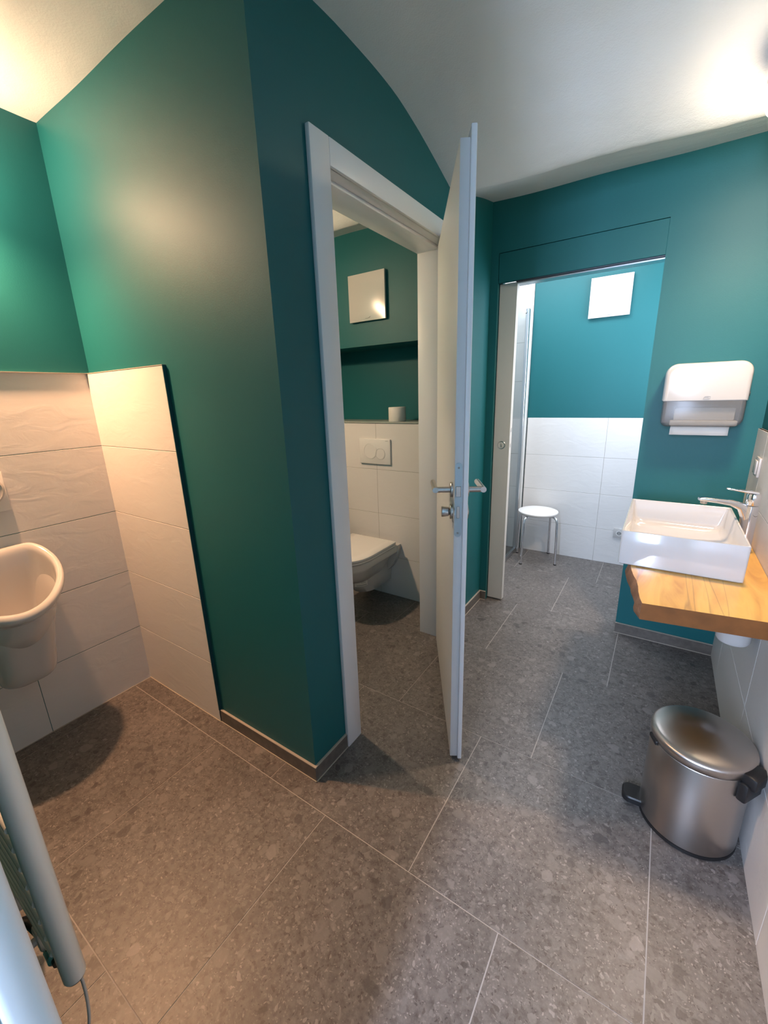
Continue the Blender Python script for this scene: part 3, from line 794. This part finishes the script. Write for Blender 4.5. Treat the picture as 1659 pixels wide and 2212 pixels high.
fx, fy = .322, 2.05
T = thing('basin_tap', 'tall chrome mixer tap between the washbasin and the tiled wall', 'tap', (fx, fy, .7455))
bm = bmesh.new(); lathe(bm, [(.027, .7455), (.027, .752), (.0235, .756), (.0225, .90), (.0215, .935)], (fx, fy, 0), 36, 'z'); obj('tap_body', bm, M['chrome'], T)
bm = bmesh.new()
sp = [((fx-.004), fy, .855, .013, .014), (fx-.012, fy-.002, .895, .014, .018), (fx-.030, fy-.006, .928, .014, .016), (fx-.065, fy-.012, .942, .014, .0115), (fx-.11, fy-.02, .9475, .0145, .0095), (fx-.152, fy-.027, .950, .015, .008), (fx-.168, fy-.03, .950, .012, .005)]
rings = []
for i, (x, y, z, hw, th_) in enumerate(sp):
    a = sp[min(i+1, len(sp)-1)]; c = sp[max(i-1, 0)]
    t = Vector((a[0]-c[0], a[1]-c[1], a[2]-c[2])).normalized(); s_ = t.cross(Vector((0, 0, 1)))
    if s_.length < .1: s_ = Vector((0, 1, 0))
    s_.normalize(); u_ = s_.cross(t).normalized()
    rings.append([Vector((x, y, z))+s_*hw*px+u_*th_*py for px, py in rrect(-1, 1, -1, 1, .6, 4)])
loft(bm, rings); so = obj('spout', bm, M['chrome'], T, angle=50)
bm = bmesh.new(); lathe(bm, [(.010, .932), (.0115, .934), (.0115, .944)], (fx-.150, fy-.027, 0), 24, 'z'); obj('aerator', bm, M['steel'], so)
bm = bmesh.new(); lathe(bm, [(.021, .937), (.0225, .939), (.0225, .975), (.020, .981)], (fx, fy, 0), 36, 'z'); lv_ = obj('lever_head', bm, M['chrome'], T)
bm = bmesh.new()
rings = []
for (x, z, hw, th_) in ((fx+.012, .984, .014, .005), (fx-.02, .987, .0125, .0048), (fx-.055, .992, .010, .004), (fx-.083, .996, .008, .0034), (fx-.087, .9965, .006, .002)):
    rings.append([(x, fy+(x-fx)*.12+hw*px, z+th_*py) for px, py in rrect(-1, 1, -1, 1, .6, 4)])
loft(bm, rings); obj('lever', bm, M['chrome'], lv_, angle=50)

T = thing('drain_trap', 'white plastic drain trap hanging under the wooden counter', 'drain trap', (.295, 1.74, .50))
bm = bmesh.new(); lathe(bm, [(.030, .505), (.045, .508), (.050, .518), (.050, .62), (.044, .635), (.022, .645), (.022, .689)], (.300, 1.75, 0), 32, 'z'); obj('trap_cup', bm, M['plastic'], T)
bm = bmesh.new(); tube(bm, [(.300, 1.80, .60), (.300, 1.93, .60)], .018, 16); tube(bm, [(.300, 1.93, .60), (XR-.013, 1.93, .60)], .018, 16); obj('outlet_pipe', bm, M['plastic'], T)

# ------------------------------------------------------------------ pedal bin
bx, by, br = .222, 1.402, .1315
T = thing('pedal_bin', 'brushed steel pedal bin with domed lid beside the tiled wall', 'bin', (bx, by, 0))
bm = bmesh.new(); lathe(bm, [(br-.004, .012), (br, .016), (br, .306), (br-.002, .309)], (bx, by, 0), 72, 'z'); obj('bin_body', bm, M['brushed'], T)
bm = bmesh.new(); lathe(bm, [(br-.003, .0005), (br+.001, .003), (br+.0005, .0135), (br-.004, .014)], (bx, by, 0), 72, 'z'); obj('base_ring', bm, M['black'], T)
bm = bmesh.new(); lathe(bm, [(br-.001, .309), (br-.001, .3125)], (bx, by, 0), 72, 'z'); obj('lid_seal', bm, M['black'], T)
bm = bmesh.new()
prof = [(br+.0015, .3125), (br+.003, .314), (br+.003, .332), (br+.0015, .337), (br-.003, .341), (br-.010, .3445)]
for k in range(1, 13):
    t = k/12; prof.append(((br-.010)*(1-t)+.0005*t, .3445+.024*math.sin(t*PI/2)))
lathe(bm, prof, (bx, by, 0), 72, 'z'); obj('bin_lid', bm, M['brushed'], T, angle=50)
pa = math.radians(183)
def rot_at(a): return Matrix.Translation((bx, by, 0)) @ Matrix.Rotation(a, 4, 'Z')
bm = bmesh.new()
pts = rrect(br-.02, br+.052, -.034, .034, [.024, .024, .002, .002], 6)
loft(bm, [[(x, y, z) for x, y in pts] for z in (.012, .030)]+[[((br+.016)+(x-br-.016)*.9, y*.9, .034) for x, y in pts]])
bm.transform(rot_at(pa)); obj('pedal', bm, M['black'], T, angle=30)
bm = bmesh.new(); box(bm, br-.004, br+.006, -.022, .022, .302, .316, .002, 1); bm.transform(rot_at(math.radians(203))); obj('lid_clip', bm, M['black'], T)
bm = bmesh.new()
rings = []
for (d, z, hw, th_) in ((br-.004, .292, .036, .016), (br+.008, .294, .036, .022), (br+.018, .305, .034, .026), (br+.020, .322, .030, .014)):
    pass
box(bm, br-.006, br+.020, -.046, .046, .250, .312, .007, 2); box(bm, br-.008, br+.032, -.036, .036, .296, .338, .008, 2)
bm.transform(rot_at(math.radians(-34))); obj('hinge_bracket', bm, M['black'], T)

# ------------------------------------------------------------------ stool
SX, SY, SZ = -.775, 3.440, .432
T = thing('stool', 'round white stool with chrome legs in the shower room', 'stool', (SX, SY, 0))
bm = bmesh.new(); lathe(bm, [(.135, SZ-.024), (.150, SZ-.022), (.157, SZ-.012), (.155, SZ-.004), (.146, SZ), (.10, SZ+.001)], (SX, SY, 0), 64, 'z'); obj('seat', bm, M['plastic_matt'], T, angle=50)
for (lx, ly) in ((-.846, 3.272), (-.601, 3.386), (-.706, 3.622), (-.945, 3.51)):
    d = Vector((lx-SX, ly-SY, 0)); u = d.normalized()
    bm = bmesh.new()
    a = Vector((SX, SY, 0))+u*.06; c_ = Vector((SX, SY, 0))+u*(d.length-.012); e = Vector((lx, ly, 0))
    tube(bm, arc_path([(a.x, a.y, SZ-.030), (c_.x, c_.y, SZ-.032), (e.x, e.y, .006)], .05, 8), .0095, 16)
    lg = obj('leg', bm, M['chrome'], T, angle=60)
    bm = bmesh.new(); lathe(bm, [(.0108, .0005), (.0108, .008)], (lx, ly, 0), 20, 'z'); obj('foot_cap', bm, M['black'], lg)

# ------------------------------------------------------------------ shower enclosure
T = thing('shower_enclosure', 'clear glass shower enclosure with silver profiles behind the sliding door', 'shower', (-.975, 3.2, 0))
obj('glass_panel', B(-.984, -.976, 2.80, 3.545, .035, 1.985), M['glass'], T, smooth=False)
obj('bottom_rail', B(-.992, -.968, 2.80, 3.56, .001, .035, .003, 1), M['alu'], T)
bm = bmesh.new(); box(bm, -.995, -.968, 3.540, 3.566, .001, 1.995, .003, 1); box(bm, -.990, -.972, 3.570, 3.590, .001, 1.99, .003, 1); obj('vertical_profile', bm, M['alu'], T)
obj('wall_profile', B(-.992, -.966, 3.594, YS-.015, .001, 1.99, .003, 1), mat('white_profile', (.66, .66, .64), .35, linear=True), T)
bm = bmesh.new(); lathe(bm, [(.009, -.976), (.009, -.970), (.006, -.968)], (0, 3.47, 1.955), 20, 'x'); obj('glass_clamp', bm, M['steel'], T)
T = thing('shower_shelf', 'small white moulded shelf on the tiles inside the shower', 'shelf', (-1.17, YS-.06, .35))
bm = bmesh.new(); loft(bm, [[(x, y, .335) for x, y in rrect(-1.24, -1.105, YS-.14, YS-.0515, [.04, .002, .002, .04], 5)], [(x, y, .375) for x, y in rrect(-1.245, -1.10, YS-.145, YS-.0515, [.045, .002, .002, .045], 5)]])
obj('tray', bm, M['plastic'], T)
bm = bmesh.new(); tube(bm, [(-1.095, YS-.09, .376), (-1.135, YS-.075, .42)], .008, 12); obj('support', bm, M['plastic'], T)

# sockets
def plate(name, label, cat, face, c, s=.081):
    t = thing(name, label, cat, c)
    h_ = s/2
    if face == '-y':
        obj('frame', B(c[0]-h_, c[0]+h_, c[1]-.010, c[1]-.0005, c[2]-h_, c[2]+h_, .003, 2), M['plastic'], t)
        bm = bmesh.new(); lathe(bm, [(.0215, c[1]-.0105), (.0195, c[1]-.0115), (.0185, c[1]-.0105), (.001, c[1]-.0103)], (c[0], 0, c[2]), 32, 'y'); f = obj('insert', bm, M['plastic_matt'], t)
        bm = bmesh.new()
        lathe(bm, [(.0165, c[1]-.0108), (.0165, c[1]-.0111)], (c[0], 0, c[2]), 28, 'y'); obj('recess', bm, M['grey'], f)
        for s_ in (-1, 1):
            bm = bmesh.new(); lathe(bm, [(.0028, c[1]-.0112), (.0028, c[1]-.0115)], (c[0]+s_*.0095, 0, c[2]), 12, 'y'); obj('pin_hole', bm, M['black'], f)
    else:
        obj('frame', B(c[0]-.010, c[0]-.0005, c[1]-h_, c[1]+h_, c[2]-h_, c[2]+h_, .003, 2), M['plastic'], t)
        obj('rocker', B(c[0]-.016, c[0]-.010, c[1]-.028, c[1]+.028, c[2]-.028, c[2]+.028, .002, 2), M['plastic'], t)
plate('wall_socket', 'white wall socket on the shower room tiles behind the washbasin', 'socket', '-y', (-.187, YS-.012, .268))
plate('light_switch', 'white light switch on the tiled wall beside the tap', 'switch', '-x', (XR-.012, 2.335, 1.042))

# ------------------------------------------------------------------ lights
def area(name, loc, rot, size, sy, power, col):
    l = bpy.data.lights.new(name, 'AREA'); l.shape = 'RECTANGLE'; l.size = size; l.size_y = sy; l.energy = power; l.color = col
    o = bpy.data.objects.new(name, l); COL.objects.link(o); o.location = loc; o.rotation_euler = rot; return o
area('daylight_entrance', (-.20, -1.5, 1.6), (math.radians(74), 0, 0), .22, 1.3, 52, (.60, .73, 1))
area('daylight_shower', (-.75, 3.05, 2.43), (0, 0, 0), .9, .5, 13, (.90, .92, 1))
area('window_shower', (XR-.04, 3.12, 1.80), (0, math.radians(90), 0), 1.1, .75, 14, (.84, .89, 1))

w = bpy.data.worlds.new('World'); SC.world = w; w.use_nodes = True
w.node_tree.nodes['Background'].inputs[0].default_value = (.5, .62, .8, 1); w.node_tree.nodes['Background'].inputs[1].default_value = .3

def spot(name, loc, power, col, size=150, r=.03):
    l = bpy.data.lights.new(name, 'SPOT'); l.energy = power; l.color = col; l.spot_size = math.radians(size); l.spot_blend = 1; l.shadow_soft_size = r
    o = bpy.data.objects.new(name, l); COL.objects.link(o); o.location = loc; return o
spot('lamp_beam_urinal', (-1.97, .43, 2.105), 72, (1, .50, .25), 150, .03)
spot('lamp_beam_washbasin', (.245, 1.95, 2.14), 38, (1, .69, .45), 165, .075)
spot('lamp_beam_toilet', (-1.96, 1.36, 1.975), 30, (1, .70, .48), 160, .03)

# ------------------------------------------------------------------ camera
cam = bpy.data.cameras.new('camera'); co = bpy.data.objects.new('camera', cam); COL.objects.link(co)
cam.sensor_fit = 'HORIZONTAL'; cam.sensor_width = 36; cam.lens = 19.42417; cam.clip_start = .02
RM = [[0.8346297, -0.1251096, 0.5364149], [0.550002, 0.2420775, -0.7993099], [-0.0298526, 0.962157, 0.2708556]]
mw = Matrix(RM).to_4x4(); mw.translation = (0, 0, H)
co.matrix_world = mw
SC.camera = co
SC.view_settings.view_transform = 'Standard'; SC.view_settings.look = 'None'; SC.view_settings.gamma = 1
SC.view_settings.use_curve_mapping = False
SC.view_settings.exposure = 0.87
